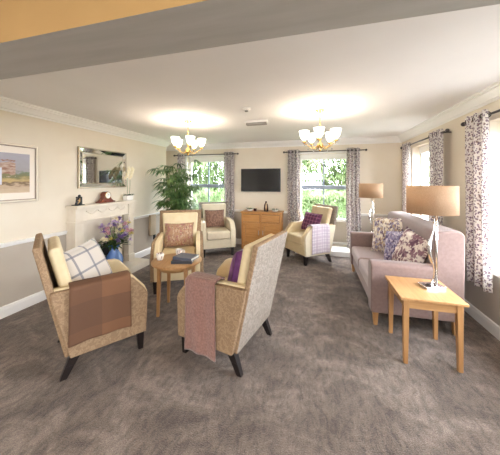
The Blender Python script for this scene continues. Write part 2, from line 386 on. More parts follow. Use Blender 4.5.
# ------------------------------------------------------------------ room shell
DADO = .80
def wall_boxes(axis, c0, c1, a0, a1, openings, z1=CEIL, low=1):
    """wall slab between c0,c1 across; a0..a1 along; openings (a0,a1,z0,z1)"""
    mb = MB()
    def put(u0, u1, z0, z1_):
        for q0, q1, m in ((z0, min(z1_, DADO), low), (max(z0, DADO), z1_, 0)):
            if q1 - q0 < 1e-4: continue
            if axis == 'x': mb.box(u0, u1, c0, c1, q0, q1, m)
            else: mb.box(c0, c1, u0, u1, q0, q1, m)
    cur = a0
    for o in sorted(openings):
        put(cur, o[0], 0, z1); put(o[0], o[1], 0, o[2]); put(o[0], o[1], o[3], z1); cur = o[1]
    put(cur, a1, 0, z1)
    return mb
mb = MB().box(STEPX-.3, RIGHT+.3, NEAR-.3, BACK+.3, -.12, 0); struct(mb, 'floor', carpet)
mb = MB().box(STEPX-.3, RIGHT+.3, NEAR-.3, BACK+.3, CEIL, CEIL+.1); struct(mb, 'ceiling', ceil_m)
mb = wall_boxes('y', LEFT-.5, LEFT, NEAR, STEPY, []); mb.v = mb.v
struct(mb, 'wall_left', [wall_up, wall_lo])
mb = wall_boxes('y', STEPX-.2, STEPX, STEPY, BACK, []); struct(mb, 'wall_recess', [wall_up, wall_lo])
struct(wall_boxes('x', BACK, BACK+.25, STEPX-.2, RIGHT, [W1, W2]), 'wall_back', [wall_up, wall_lo])
struct(wall_boxes('y', RIGHT, RIGHT+.25, NEAR, BACK+.25, [W3, W4, W5_FILL]), 'wall_right', [wall_up, wall_lo])
struct(wall_boxes('x', NEAR-.25, NEAR, LEFT-.5, RIGHT+.25, [W6_FILL]), 'wall_front', [wall_up, wall_lo])
# ceiling beam: soffit's shade put in as grey, near face's lamplight as ochre
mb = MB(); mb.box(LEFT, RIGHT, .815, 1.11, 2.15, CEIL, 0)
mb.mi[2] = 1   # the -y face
struct(mb, 'trim_1', [soffit_shade_m, ochre_glow_m])
# mouldings along the walls: profile (distance from wall, z)
def moulding(path, prof, closed=False):
    P = [Vector(p) for p in path]; n = len(P); mb = MB(); rings = []
    for i in range(n):
        dirs = []
        if i > 0 : dirs.append((P[i]-P[i-1]).normalized())
        if i < n-1: dirs.append((P[i+1]-P[i]).normalized())
        ns = [Vector((d.y, -d.x)) for d in dirs]    # room lies on the right of the path
        m = sum(ns, Vector((0,0))); m = m / (m.dot(ns[0])) if len(ns) > 1 else ns[0]
        rings.append([(P[i].x+m.x*d, P[i].y+m.y*d, z) for d, z in prof])
    k = len(prof); v = [p for r in rings for p in r]
    fs = [(i*k+j, i*k+(j+1) % k, (i+1)*k+(j+1) % k, (i+1)*k+j) for i in range(n-1) for j in range(k)]
    fs += [tuple(range(k))[::-1], tuple((n-1)*k+j for j in range(k))]
    return mb.add(v, fs)
corn = [(0,2.275),(.012,2.275),(.014,2.295),(.03,2.30),(.045,2.325),(.07,2.355),(.082,2.36),(.085,2.375),(.10,2.38),(.10,2.40),(0,2.40)]
e = .0005
room = [(LEFT+e,1.11),(LEFT+e,STEPY+e),(STEPX+e,STEPY+e),(STEPX+e,BACK-e),(RIGHT-e,BACK-e),(RIGHT-e,1.11)]
struct(moulding(room, corn), 'trim_2', white_m)
dado_p = [(0,DADO-.03),(.012,DADO-.03),(.022,DADO-.012),(.022,DADO),(.03,DADO+.006),(.03,DADO+.016),(0,DADO+.02)]
base_p = [(0,0),(.016,0),(.016,.09),(.012,.105),(.012,.115),(0,.125)]
struct(moulding([(LEFT+e,NEAR),(LEFT+e,2.61)], dado_p), 'trim_3', white_m)
struct(moulding([(LEFT+e,3.77),(LEFT+e,STEPY+e),(STEPX+e,STEPY+e),(STEPX+e,BACK-e),(W1[0]-.06,BACK-e)], dado_p), 'trim_4', white_m)
struct(moulding([(W1[1]+.06,BACK-e),(W2[0]-.06,BACK-e)], dado_p), 'trim_5', white_m)
struct(moulding([(W2[1]+.06,BACK-e),(RIGHT-e,BACK-e),(RIGHT-e,W3[1]+.06)], dado_p), 'trim_6', white_m)
struct(moulding([(RIGHT-e,W3[0]-.06),(RIGHT-e,W4[1]+.06)], dado_p), 'trim_7', white_m)
struct(moulding([(LEFT+e,NEAR),(LEFT+e,2.56)], base_p), 'baseboard_left', white_m)
struct(moulding([(LEFT+e,3.80),(LEFT+e,STEPY+e),(STEPX+e,STEPY+e),(STEPX+e,BACK-e),(W2[0]-.04,BACK-e)], base_p), 'baseboard_back', white_m)
struct(moulding([(W2[1]+.1,BACK-e),(RIGHT-e,BACK-e),(RIGHT-e,NEAR)], base_p), 'baseboard_right', white_m)

# ------------------------------------------------------------------ windows
def window(n, axis, w, sign, sill=True, upper=.72, mull=1, low_panel=None):
    """frame set towards the outside of the wall; local frame: u along wall, d depth outward"""
    a0, a1, z0, z1 = w
    wall = {'b': BACK, 'r': RIGHT, 'f': NEAR}[sign]
    sg = -1 if sign == 'f' else 1
    def bx(mb, u0, u1, d0, d1, q0, q1, m=0):
        p0, p1 = sorted((wall+sg*d0, wall+sg*d1))
        if axis == 'x': mb.box(u0, u1, p0, p1, q0, q1, m)
        else: mb.box(p0, p1, u0, u1, q0, q1, m)
    root = bpy.data.objects.new('window_%d' % n, None); C.objects.link(root); tag(root, kind='structure')
    f = MB(); D0, D1 = .13, .19; t = .05
    zz = z0 if low_panel is None else low_panel
    bx(f, a0, a0+t, D0, D1, z0, z1); bx(f, a1-t, a1, D0, D1, z0, z1); bx(f, a0+t, a1-t, D0-.04, D1, z1-.12, z1); bx(f, a0+t, a1-t, D0, D1, zz, zz+.06)
    if low_panel is not None: bx(f, a0+t, a1-t, D0, D1, z0, z0+.05)
    f.build('window_frame', white_m, root, bevel=.004)
    zm = zz + (z1-zz)*.505
    s = MB(); bx(s, a0+t, a1-t, D0-.03, D1-.01, zm-.042, zm+.042); s.build('meeting_rail', shaded_rail_m if sign == 'b' else white_m, root, bevel=.004)
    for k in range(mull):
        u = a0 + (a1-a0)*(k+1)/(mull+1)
        g = MB(); bx(g, u-.014, u+.014, D0+.012, D1-.02, zz+.06, zm-.042); bx(g, u-.014, u+.014, D0+.012, D1-.02, zm+.042, z1-.07); g.build('glazing_bar', shaded_rail_m if sign == 'b' else white_m, root)
    p = MB(); bx(p, a0+t, a1-t, .158, .164, zz+.06, z1-.07); p.build('glass_pane', glass, root)
    if low_panel is not None:
        q = MB(); bx(q, a0+t, a1-t, .15, .19, z0+.05, zz, 0); q.build('lower_panel', wall_lo, root)
    if sill:
        q = MB(); bx(q, a0-.05, a1+.05, -.05, -.0005, zz-.03, zz+.004); bx(q, a0+.001, a1-.001, -.0005, .13, zz-.0, zz+.004); q.build('window_sill', white_m, root, bevel=.003)
    return root
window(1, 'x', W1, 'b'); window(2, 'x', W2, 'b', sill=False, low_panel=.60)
window(3, 'y', W3, 'r'); window(4, 'y', W4, 'r', mull=2); window(5, 'y', W5_FILL, 'r', mull=2); window(6, 'x', W6_FILL, 'f', mull=3)  # the last two are unseen windows added for fill daylight
# flat white architraves round the back windows
def architrave(w):
    mb = MB(); y0, y1 = BACK-.014, BACK-.0006
    mb.box(w[0]-.05, w[0], y0, y1, w[2], w[3]+.05); mb.box(w[1], w[1]+.05, y0, y1, w[2], w[3]+.05); mb.box(w[0], w[1], y0, y1, w[3], w[3]+.05)
    return mb
struct(architrave(W1), 'trim_8', white_m); struct(architrave(W2), 'trim_9', white_m)
# white step below window 2
mb = MB().box(-.42, .98, 5.16, BACK-.018, 0.0, .10); struct(mb, 'trim_10', white_m, bevel=.008)

# ------------------------------------------------------------------ outdoors
tag(MB().box(-40, 40, BACK+.3, 60, -.4, -.3).build('lawn', grass_m), 'sunlit green lawn outside beyond the back windows', 'lawn', kind='stuff')
tag(MB().box(RIGHT+.3, 40, -20, BACK+.3, -.3, -.2).build('gravel', noisy('grey_gravel', srgb(110,106,100), srgb(126,122,116), 20, .95)), 'grey gravel outside beyond the side windows', 'gravel', kind='stuff')
def leafy(name, label, x, y, rx, rz_, zc, n, lsz, cat='tree', trunk=True):
    root = thing(name, label, cat, (x, y, -.2))
    f = MB(); rnd = random.Random(int(x*100+y*10))
    for _ in range(n):
        a = rnd.uniform(0, 2*PI); u = rnd.uniform(-1, 1); r = rnd.uniform(.55, 1.0)**.5
        q = Vector((math.cos(a)*math.sqrt(1-u*u)*rx*r, math.sin(a)*math.sqrt(1-u*u)*rx*r*.6, zc+.2+u*rz_*r))
        q += Vector([noise.noise(q*1.3+Vector((k*7,0,0)))*.35 for k in range(3)])
        if q.z < .5: q.z = .5 + rnd.random()*.3
        d = Vector((rnd.uniform(-1,1), rnd.uniform(-1,1), rnd.uniform(-.8,.6)))
        f.leaf(q, d, lsz*rnd.uniform(.7,1.3), lsz*.6, .3, segs=1)
    f.build('foliage', hedge_m, root)
    if trunk:
        MB().tube([(0,0,-.098),(.05,.02,zc*.5),(-.03,0,zc+.2)], [.16,.12,.05], 8).build('trunk', bark_m, root, smooth=True)
    return root
leafy('garden_tree', 'bright green leafy tree seen through the window behind the palm', -6.1, 12.2, 2.6, 2.6, 2.3, 15000, .36)
leafy('garden_tree', 'bright green leafy tree seen through the window behind the chair with purple cushion', .3, 12.6, 2.5, 2.7, 2.4, 15000, .36)
leafy('garden_tree', 'pale tree at the right edge of the view through the middle window', 6.4, 13.0, 2.4, 2.2, 2.6, 4000, .28)
leafy('garden_hedge', 'low clipped hedge beyond the window on the left', -4.4, 9.2, 1.7, .6, .65, 4000, .15, 'hedge')
leafy('garden_hedge', 'low clipped hedge beyond the window right of the television', .4, 9.2, 1.7, .6, .65, 4000, .15, 'hedge')

# ------------------------------------------------------------------ curtains and rods
def rod(label, p0, p1, wall_dir, group=None):
    """rod from p0 to p1; wall_dir: unit vector towards its wall"""
    p0 = Vector(p0); p1 = Vector(p1); wd = Vector(wall_dir)
    root = thing('curtain_rod', label, 'curtain rod', tuple(p0), 0, group)
    d = p1-p0; u = d.normalized()
    MB().tube([(0,0,0), tuple(d)], .011, 10).build('pole', pewter, root, smooth=True)
    for q, s in ((Vector((0,0,0)), -1), (d, 1)):
        MB().sphere(tuple(q+u*s*.028), .024, 12, 8).build('finial', pewter, root, smooth=True)
    for t in (.06, .94):
        q = d*t
        MB().tube([tuple(q), tuple(q+wd*.098)], .008, 8).build('bracket', pewter, root, smooth=True)
    return root
def curtain(label, p0, p1, ztop, zbot, folds, amp, group, seed=0, lining=None, mat=None, flare=1.0):
    """eyelet curtain hanging from a rod between p0 and p1 (xy)"""
    rnd = random.Random(seed)
    a = Vector((*p0, 0)); b_ = Vector((*p1, 0)); d = b_-a; L = d.length; u = d/L; nrm = Vector((-u.y, u.x, 0))
    root = thing('curtain', label, 'curtain', (a.x, a.y, zbot), 0, group)
    ph = rnd.uniform(0, 6); H = ztop-zbot
    mid = L/2
    def fn(s, t, off=0):
        z = H*t
        k = 1 - .0*t
        w = math.sin(2*PI*folds*s+.3*math.sin(3*t+ph))
        w2 = math.sin(2*PI*folds*s*1.9+ph)*.18*(1-t)
        x = mid + (s*L-mid)*(1+(flare-1)*(1-t)) + .02*math.sin(4*t+ph)*(1-t)
        x += .25*amp*math.sin(4*PI*folds*s)
        return u*x + nrm*(amp*(w+w2)+off) + Vector((0,0,z))
    n = int(folds*18)
    cloth_w = L*2.0
    mb = MB().grid(lambda s, t: fn(s, t), n, 26, 0, cloth_w, H)
    mb.build('drape', mat or curt_m, root, smooth=True, solid=.004)
    if lining:
        s0, s1 = lining
        MB().grid(lambda s, t: fn(s0+(s1-s0)*s, .02+t*.95, .009), 8, 16).build('lining_edge', lit_edge_m, root, smooth=True)
    for k in range(int(folds*2)):
        s = (k+.5)/(folds*2)
        q = u*(L*s) + Vector((0,0,H-.045))
        e_ = MB(); seg = 14; M = Matrix.Translation(q) @ Matrix.Rotation(math.atan2(u.y, u.x), 4, 'Z') @ Matrix.Rotation(R(90)+0, 4, 'Y')
        v = []; fs = []
        for i in range(seg):
            for j in range(6):
                aa = 2*PI*i/seg; bb_ = 2*PI*j/6; r = .026+.005*math.cos(bb_)
                v.append((r*math.cos(aa), r*math.sin(aa), .005*math.sin(bb_)))
        for i in range(seg):
            for j in range(6): fs.append((i*6+j, ((i+1) % seg)*6+j, ((i+1) % seg)*6+(j+1) % 6, i*6+(j+1) % 6))
        e_.add(v, fs, 0, M); e_.build('eyelet', pewter, root, smooth=True)
    return root
ROD = 2.14
BY = BACK-.10; RX = RIGHT-.11
rod('dark curtain rod above the window behind the palm', (-3.42, BY, ROD), (-1.80, BY, ROD), (0,1,0))
rod('dark curtain rod above the window right of the television', (-.66, BY, ROD), (.97, BY, ROD), (0,1,0))
rod('dark curtain rod on right wall behind the far table lamp', (RX, 5.22, ROD-.015), (RX, 3.60, ROD-.015), (1,0,0))
rod('dark curtain rod on right wall nearest the camera', (RX, 3.20, ROD-.015), (RX, .95, ROD-.015), (1,0,0))
G = 'patterned eyelet curtains'
curtain('patterned curtain behind the tall palm, left of its window', (-3.36, BY), (-3.16, BY), ROD+.05, .03, 3, .035, G, 1)
curtain('patterned curtain left of the television, right of the palm window', (-2.12, BY), (-1.87, BY), ROD+.05, .03, 3.5, .05, G, 2, lining=(.0,.10))
curtain('patterned curtain between television and the window on its right', (-.60, BY), (-.34, BY), ROD+.05, .03, 3.5, .05, G, 3, flare=1.12)
curtain('patterned curtain on back wall beside the far table lamp', (.62, BY), (.88, BY), ROD+.05, .03, 3.5, .05, G, 4, lining=(.0,.12), flare=1.1)
curtain('patterned curtain in the far right corner behind the sofa', (RX, 5.16), (RX, 4.84), ROD+.035, .45, 3, .04, G, 5)
curtain('purple sprigged curtain behind the near lamp shade, middle of right wall', (RX, 4.06), (RX, 3.70), ROD+.035, .45, 3, .042, G, 6)
curtain('wide cream curtain with purple sprigs nearest the camera on the right', (RX, 3.17), (RX, 2.80), ROD+.035, .46, 3, .045, G, 7)

# ------------------------------------------------------------------ armchairs
def armz(y):   # height of the arm top along the chair's depth
    if y <= .18: return .675
    if y <= .315: return .675 - (y-.18)/.135*.14
    return .535
def side_profile(g=0):
    return [(-.245,.165-g*0),(.305,.165),(.318+g,.50),(.295+g,.545+g),(.205+g*.5,.655+g),(.17,.672+g),(-.365,.685+g),(-.35,.60)]
def pillow(mb, w, h, t, mat=0, M=None, n=14, uvs=1.0):
    for sgn in (1, -1):
        def fn(u, v, sgn=sgn):
            a = u*2-1; b_ = v*2-1
            k = (max(0, 1-a**4)*max(0, 1-b_**4))**.6
            px = a*w/2*(1-.07*(1-abs(b_)**2.0)*abs(a)**2); pz = b_*h/2*(1-.07*(1-abs(a)**2.0)*abs(b_)**2)
            return Vector((px, sgn*t/2*k, pz))
        o = len(mb.v); mb.grid(fn, n, n, mat, w*uvs, h*uvs)
        if M is not None:
            for i in range(o, len(mb.v)): mb.v[i] = tuple(M @ Vector(mb.v[i]))
    return mb
def make_chair(label, outer, back_m, inner, group='high back armchairs'):
    t = thing('armchair', label, 'armchair', (0,0,0), 0, group)
    # frame: front rail, seat deck
    MB().box(-.245,.245,-.24,.300,.165,.335).build('seat_base', inner, t, bevel=.012)
    def seat(u, v):  # cushion cross-hatch
        return None
    sc = MB().box(-.237,.237,-.20,.328,.338,.50); sc.build('seat_cushion', inner, t, bevel=.035, bseg=4)
    for s in (-1, 1):
        x0, x1 = sorted((s*.296, s*.345)); MB().prism_x(side_profile(), x0, x1).build('side_panel', outer, t, bevel=.01)
        x0, x1 = sorted((s*.240, s*.300)); MB().prism_x(side_profile(.010), x0, x1).build('arm', inner, t, bevel=.014, bseg=3)
    # outer back slab, leaning
    def slab(y0, z0, y1, z1, th, w0, w1, mb=None, mat=0):
        mb = mb or MB(); d = Vector((0, y1-y0, z1-z0)).normalized(); nr = Vector((0, d.z, -d.y))
        v = []
        for (y, z, w) in ((y0,z0,w0),(y1,z1,w1)):
            for q in (0, th):
                v += [(-w, y+nr.y*q, z+nr.z*q), (w, y+nr.y*q, z+nr.z*q)]
        return mb.add(v, [(0,1,3,2),(4,6,7,5),(0,4,5,1),(1,5,7,3),(3,7,6,2),(2,6,4,0)], mat)
    ob = slab(-.275,.165,-.462,1.02,.048,.315,.325); ob.mi[2] = 1; ob.build('outer_back', [outer if outer is tan_fab else back_m, back_m], t, bevel=.012)
    slab(-.258,.47,-.382,.985,.085,.232,.275).build('back_cushion', inner, t, bevel=.032, bseg=4)
    for sx in (-1, 1):
        MB().taper(sx*.285,.27,.020,.020,0, sx*.283,.265,.030,.030,.167).build('leg', dark_wood, t, bevel=.004)
        r = MB(); r.taper(sx*.287,-.285,.019,.022,0, sx*.284,-.243,.024,.030,.09); r.taper(sx*.284,-.243,.024,.030,.09, sx*.282,-.205,.028,.038,.167); r.build('leg', dark_wood, t, bevel=.003)
    return t
def place(t, x, y, rz): t.location = (x, y, 0); t.rotation_euler = (0,0,R(rz)); return t
GA = 'high back armchairs'
chA = place(make_chair('tan patterned high back armchair nearest the camera on the left, seen from its side', tan_fab, tan_fab, cream_l), -1.915, 1.83, -35.6)
chB = place(make_chair('tan armchair in the middle of the room with its greige back turned to the camera', tan_fab, greige_fab, cream_l), -.78, 2.16, 77)
chC = place(make_chair('brown edged cream armchair facing the camera behind the round table', tan_fab, tan_fab, cream_l), -1.93, 3.20, 207)
chD = place(make_chair('ivory armchair under the window left of the sideboard', cream_w, greige_fab, cream_w), -2.02, 4.80, 212)
chE = place(make_chair('cream armchair by the far window with purple tartan cushion on its seat', cream_w, greige_fab, cream_l), -.145, 4.86, 128.6)
def chair_M(rz, x, y): return Matrix.Translation((x, y, 0)) @ Matrix.Rotation(R(rz), 4, 'Z')
def cushion(label, chair, w, h, t, mat, lx, ly, lz, tilt, yaw=0, roll=0, uvs=1.0, piping=None):
    """cushion leaning in a chair; lx,ly,lz is its centre in the chair frame"""
    M = Matrix.Translation((0,0,h/2)) @ Matrix.Rotation(R(yaw), 4, 'Z') @ Matrix.Rotation(R(tilt), 4, 'X') @ Matrix.Rotation(R(roll), 4, 'Y')
    mb = pillow(MB(), w, h, t, 0, M, uvs=uvs)
    o = mb.build('cushion', mat, None, smooth=True)
    md = o.modifiers.new('weld', 'WELD'); md.merge_threshold = .0008
    wm = chair_M(math.degrees(chair.rotation_euler.z), chair.location.x, chair.location.y) @ Vector((lx, ly, lz-h/2))
    o.location = wm; o.rotation_euler = chair.rotation_euler
    return tag(o, label, 'cushion')
cushion('ivory square cushion with grey check on the left armchair', chA, .44, .44, .15, cush_check, -.06, -.10, .715, 24, -52, 8)
cushion('shiny purple cushion in the armchair with its back to camera', chB, .44, .44, .15, cush_purple, .0, -.16, .71, 14, 0, 0)
cushion('tan rose patterned cushion in armchair behind the round table', chC, .44, .36, .12, cush_pink, .01, -.18, .68, 14, 0, 0)
cushion('plain brown leaf cushion in the ivory armchair under the window', chD, .42, .38, .12, cush_brown, .0, -.18, .69, 14, 0, 0)
cushion('plum tartan cushion leaning in the armchair by the far window', chE, .46, .38, .13, cush_tartan, .03, -.10, .70, 20, 8, -2)

def throw(label, chair, side, y0, y1, z_out, z_in, mat, group=None, flip=1, wav=.006, fringe=None):
    """blanket folded over an arm, following the arm's top; built in the chair's frame"""
    xs_in, xs_out = .236, .349
    def fn(u, v):
        y = y0 + (y1-y0)*v
        top = armz(y) + .022
        g = .012 + .004*math.sin(9*v+3*u) + wav*math.sin(14*v)*abs(u-.4)
        Lo = top - z_out; Li = top - z_in; Wd = xs_out-xs_in
        tot = Lo+Wd+Li; s = u*tot
        if s < Li: x = xs_in - .012; z = z_in + s; 
        elif s < Li+Wd:
            q = (s-Li)/Wd; x = xs_in-.012+(Wd+.024)*q; z = top + .012*math.sin(PI*q)
        else:
            x = xs_out + .012; z = top - (s-Li-Wd)
            y = y + (v-.5)*.015*((s-Li-Wd)/Lo)
            z += .012*math.sin(PI*v*1.0)
        x += (g-.012)*(1 if s > Li+Wd else 0)*1.2 
        return Vector((side*x, y, z))
    tot = (armz(y0)+.022-z_out)+.113+(armz(y0)+.022-z_in)
    mb = MB().grid(fn, 46, 20, 0, tot, abs(y1-y0))
    o = mb.build('throw_blanket', mat, None, smooth=True, solid=.014)
    o.location = chair.location; o.rotation_euler = chair.rotation_euler
    return tag(o, label, 'blanket')
throw('brown and tan check wool throw folded over an armchair arm', chA, 1, -.25, .17, .265, .52, throw_br)
throw('dusty pink fleece throw hanging over the middle armchair arm', chB, -1, -.10, .20, .09, .52, throw_pk)
throw('pale lilac and white check throw over the far armchair arm', chE, -1, -.20, .18, .20, .52, throw_wh)

# ------------------------------------------------------------------ sofa along the right wall
sofa = thing('sofa', 'mauve taupe sofa with oak feet along the right wall', 'sofa', (.95, 3.60, 0))
SX0, SX1, SY0, SY1 = -.40, .44, -.82, .84     # local extents; front is -x
def arm_prof(y0, y1, top, r):    # rounded top profile in y-z
    pts = [(y0,.14),(y1,.14)]
    cx0, cx1 = y0+r, y1-r
    for k in range(7): a = PI/2*k/6; pts.append((cx1+r*math.cos(a), top-r+r*math.sin(a)))
    for k in range(7): a = PI/2+PI/2*k/6; pts.append((cx0+r*math.cos(a), top-r+r*math.sin(a)))
    return pts
for y0, y1 in ((SY0, SY0+.15), (SY1-.15, SY1)):
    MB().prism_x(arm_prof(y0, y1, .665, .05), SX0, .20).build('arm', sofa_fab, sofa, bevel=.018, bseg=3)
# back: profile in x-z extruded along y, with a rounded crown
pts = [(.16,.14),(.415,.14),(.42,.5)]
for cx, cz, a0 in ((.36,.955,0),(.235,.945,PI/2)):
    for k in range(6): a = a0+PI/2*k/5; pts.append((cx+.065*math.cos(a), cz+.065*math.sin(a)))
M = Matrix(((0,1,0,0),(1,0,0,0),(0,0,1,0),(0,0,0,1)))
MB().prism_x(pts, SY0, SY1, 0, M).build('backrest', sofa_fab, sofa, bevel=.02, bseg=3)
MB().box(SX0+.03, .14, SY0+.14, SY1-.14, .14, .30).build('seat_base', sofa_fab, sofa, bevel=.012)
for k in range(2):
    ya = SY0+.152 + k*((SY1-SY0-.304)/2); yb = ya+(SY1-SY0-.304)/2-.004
    MB().box(SX0+.005, .155, ya, yb, .302, .455).build('seat_cushion', lit_seat_fab, sofa, bevel=.04, bseg=4)
for lx in (SX0+.05, SX1-.08):
    for ly in (SY0+.05, SY1-.05):
        MB().taper(lx, ly, .018, .018, 0, lx, ly, .028, .028, .142).build('leg', oak_z, sofa, bevel=.003)
def sofa_cushion(label, x, y, z, w, h, t, mat, tilt, yaw, roll):
    M = Matrix.Translation((0,0,h/2)) @ Matrix.Rotation(R(yaw), 4, 'Z') @ Matrix.Rotation(R(tilt), 4, 'X') @ Matrix.Rotation(R(roll), 4, 'Y')
    o = pillow(MB(), w, h, t, 0, M).build('cushion', mat, None, smooth=True)
    md = o.modifiers.new('weld', 'WELD'); md.merge_threshold = .0008
    o.location = (x, y, z); return tag(o, label, 'cushion', 'floral cushions on the sofa')
sofa_cushion('large cream cushion with purple flowers, furthest along the sofa', 1.01, 3.87, .475, .56, .52, .16, cush_cream, 16, 128, 6)
sofa_cushion('lilac blue floral cushion in the middle of the three on the sofa', 1.0, 3.40, .485, .44, .42, .14, cush_blue, 22, 122, 14)
sofa_cushion('white cushion with plum flowers, nearest the table lamp', 1.02, 3.11, .475, .42, .46, .14, cush_white, 16, 112, -14)

# ------------------------------------------------------------------ oak side tables and drum lamps
def side_table(label, x, y):
    t = thing('side_table', label, 'side table', (x, y, 0), 0, 'oak side tables')
    MB().box(-.235,.235,-.245,.245,.525,.55).build('tabletop', oak, t, bevel=.006)
    for (x0,x1,y0,y1,m) in ((-.18,.18,-.215,-.195,oak_x),(-.18,.18,.195,.215,oak_x),(-.200,-.180,-.2,.2,oak),(.180,.200,-.2,.2,oak)):
        MB().box(x0,x1,y0,y1,.455,.526).build('apron', m, t, bevel=.002)
    for sx in (-1,1):
        for sy in (-1,1):
            MB().taper(sx*.191,sy*.208,.016,.016,0, sx*.186,sy*.202,.022,.022,.526).build('leg', oak_z, t, bevel=.003)
    return t
st1 = side_table('square oak side table in front of the sofa arm', .905, 2.505)
st2 = dup(st1, (.95, 4.72, 0), 0, 'oak side table almost hidden beyond the far end of the sofa')
def drum_lamp(label, x, y, z, rz=0):
    t = thing('table_lamp', label, 'table lamp', (x, y, z), rz, 'twisted chrome table lamps')
    MB().box(-.085,.085,-.06,.06,0,.022).build('base', chrome, t, bevel=.003)
    MB().tube([(.045,0,.02),(.045,0,.70)], .009, 10).build('pole', chrome, t, smooth=True)
    # twisted flame-like strip that climbs beside the pole
    def st(u, v):
        a = 1.6*PI*u; w = .016*(1-.3*u)*(1 if u > .03 else .6)
        c = Vector((.0+.030*math.sin(2.6*PI*u+.4), .012*math.cos(2*PI*u), .02+.60*u))
        return c + Vector((math.cos(a), math.sin(a), 0))*w*(v*2-1)
    MB().grid(st, 40, 6).build('twisted_stem', chrome, t, smooth=True, solid=.010)
    mb = MB(); mb.lathe([(.19,.66),(.19,.905)], seg=40, cap=False); mb.build('lamp_shade', shade, t, smooth=True, solid=.004)
    mb = MB()
    for k in range(3):
        a = 2*PI*k/3; mb.tube([(.045,0,.70),(.188*math.cos(a),.188*math.sin(a),.70)], .002, 6)
    mb.build('shade_carrier', chrome, t)
    MB().sphere((.045,0,.755), .032, 12, 8, sc=(1,1,1.2)).build('bulb', porcelain, t, smooth=True)
    return t
lp = drum_lamp('chrome table lamp with oatmeal drum shade on the near side table', 1.0, 2.55, .551, 15)
dup(lp, (.93, 4.72, .551), 15, 'oatmeal drum shade lamp beyond the sofa in the far corner')

# ------------------------------------------------------------------ round table and what lies on it
RT = (-1.57, 2.56)
t = thing('round_table', 'small round oak table between the armchairs', 'table', (*RT, 0), 13)
MB().lathe([(.275,.557),(.284,.560),(.284,.576),(.278,.58)], seg=48).build('tabletop', oak, t, smooth=False, bevel=.002)
mb = MB(); mb.lathe([(.205,.50),(.205,.558)], seg=40, cap=False); mb.build('apron', oak_x, t, smooth=True, solid=.02)
for sx in (-1,1):
    for sy in (-1,1): MB().taper(sx*.160,sy*.160,.014,.014,0, sx*.148,sy*.148,.021,.021,.558).build('leg', oak_z, t, bevel=.003)
TZ = .5805
def mug(label, x, y, rz):
    t = thing('mug', label, 'mug', (x, y, TZ), rz, 'printed mugs on the round table')
    MB().lathe([(.030,0),(.033,.004),(.040,.04),(.041,.075),(.0385,.075),(.037,.04),(.029,.008),(.0,.008)], seg=24).build('cup', mug_m, t, smooth=True)
    MB().tube([(.039,0,.062),(.060,0,.060),(.066,0,.042),(.056,0,.022),(.038,0,.018)], .005, 8).build('handle', porcelain, t, smooth=True)
    return t
m1 = mug('white mug with brown print at the left edge of the round table', -1.755, 2.50, 160)
dup(m1, (-1.64, 2.72, TZ), 20, 'white mug with brown print behind the stacked books')
def book(label, x, y, z, rz, w, d, h, cover):
    t = thing('book', label, 'book', (x, y, z), rz, 'books on the round table')
    mb = MB(); mb.box(-w/2,w/2,-d/2,d/2,0,.003); mb.box(-w/2,w/2,-d/2,d/2,h-.003,h); mb.box(-w/2,w/2,-d/2,-d/2+.004,.003,h-.003); mb.build('cover', cover, t)
    MB().box(-w/2+.006,w/2-.006,-d/2+.004,d/2-.008,.0032,h-.0032).build('pages', page_m, t)
    return t
book('thick charcoal book at the bottom of the pile on the round table', -1.46, 2.51, TZ, 16, .23, .16, .032, book_d)
book('slate grey book on top of the pile on the round table', -1.44, 2.54, TZ+.0325, -4, .24, .17, .030, book_b)
book('closed book with dark cover leaning at the back of the pile', -1.40, 2.66, TZ, 30, .20, .07, .02, book_d) if False else None

# ------------------------------------------------------------------ fireplace on the left wall
fp = thing('fireplace', 'cream stone fireplace surround with carved frieze and hearth', 'fireplace', (LEFT, 3.17, 0))
X0 = .0008
MB().box(X0, .44, -.62, .62, 0, .105).build('hearth', marble_m, fp, bevel=.006)
mb = MB(); mb.box(X0,.215,-.575,.575,1.125,1.16); mb.box(X0,.195,-.56,.56,1.105,1.125); mb.build('mantel_shelf', marble_m, fp, bevel=.005)
for s in (-1, 1):
    a, b_ = sorted((s*.555, s*.43)); mb = MB(); mb.box(X0,.16,a,b_,.105,.93); mb.box(X0,.175,a-.008,b_+.008,.105,.22); mb.box(X0,.172,a-.006,b_+.006,.905,.935); mb.box(X0,.165,a,b_,.935,1.105)
    mb.build('pilaster', marble_m, fp, bevel=.004)
mb = MB(); mb.box(X0,.145,-.43,.43,.93,1.105); mb.box(X0,.152,-.43,.43,.925,.945); mb.build('frieze', marble_m, fp, bevel=.003)
mb = MB()
for k in range(4):      # carved swags on the frieze
    y0 = -.38+k*.19; pts = [(.150, y0+.19*i/8, 1.075-.05*math.sin(PI*i/8)) for i in range(9)]; mb.tube(pts, .008, 6)
mb.build('swag_carving', marble_m, fp, smooth=True)
mb = MB(); mb.box(X0,.05,-.43,-.27,.105,.93); mb.box(X0,.05,.27,.43,.105,.93); mb.box(X0,.05,-.27,.27,.50,.93); mb.build('inner_panel', marble_m, fp)
mb = MB(); mb.box(.05,.058,-.435,-.415,.105,.93); mb.box(.05,.058,.405,.425,.105,.93); mb.build('inner_trim', frame_ch, fp)  # brown shadow inside the pilasters, built as solid strips
MB().box(X0,.012,-.27,.27,.105,.50).build('firebox', black_pl, fp)
mb = MB(); mb.box(.02,.06,-.26,.26,.106,.30); mb.build('electric_fire', pewter, fp, bevel=.01)

MZ = 1.1605
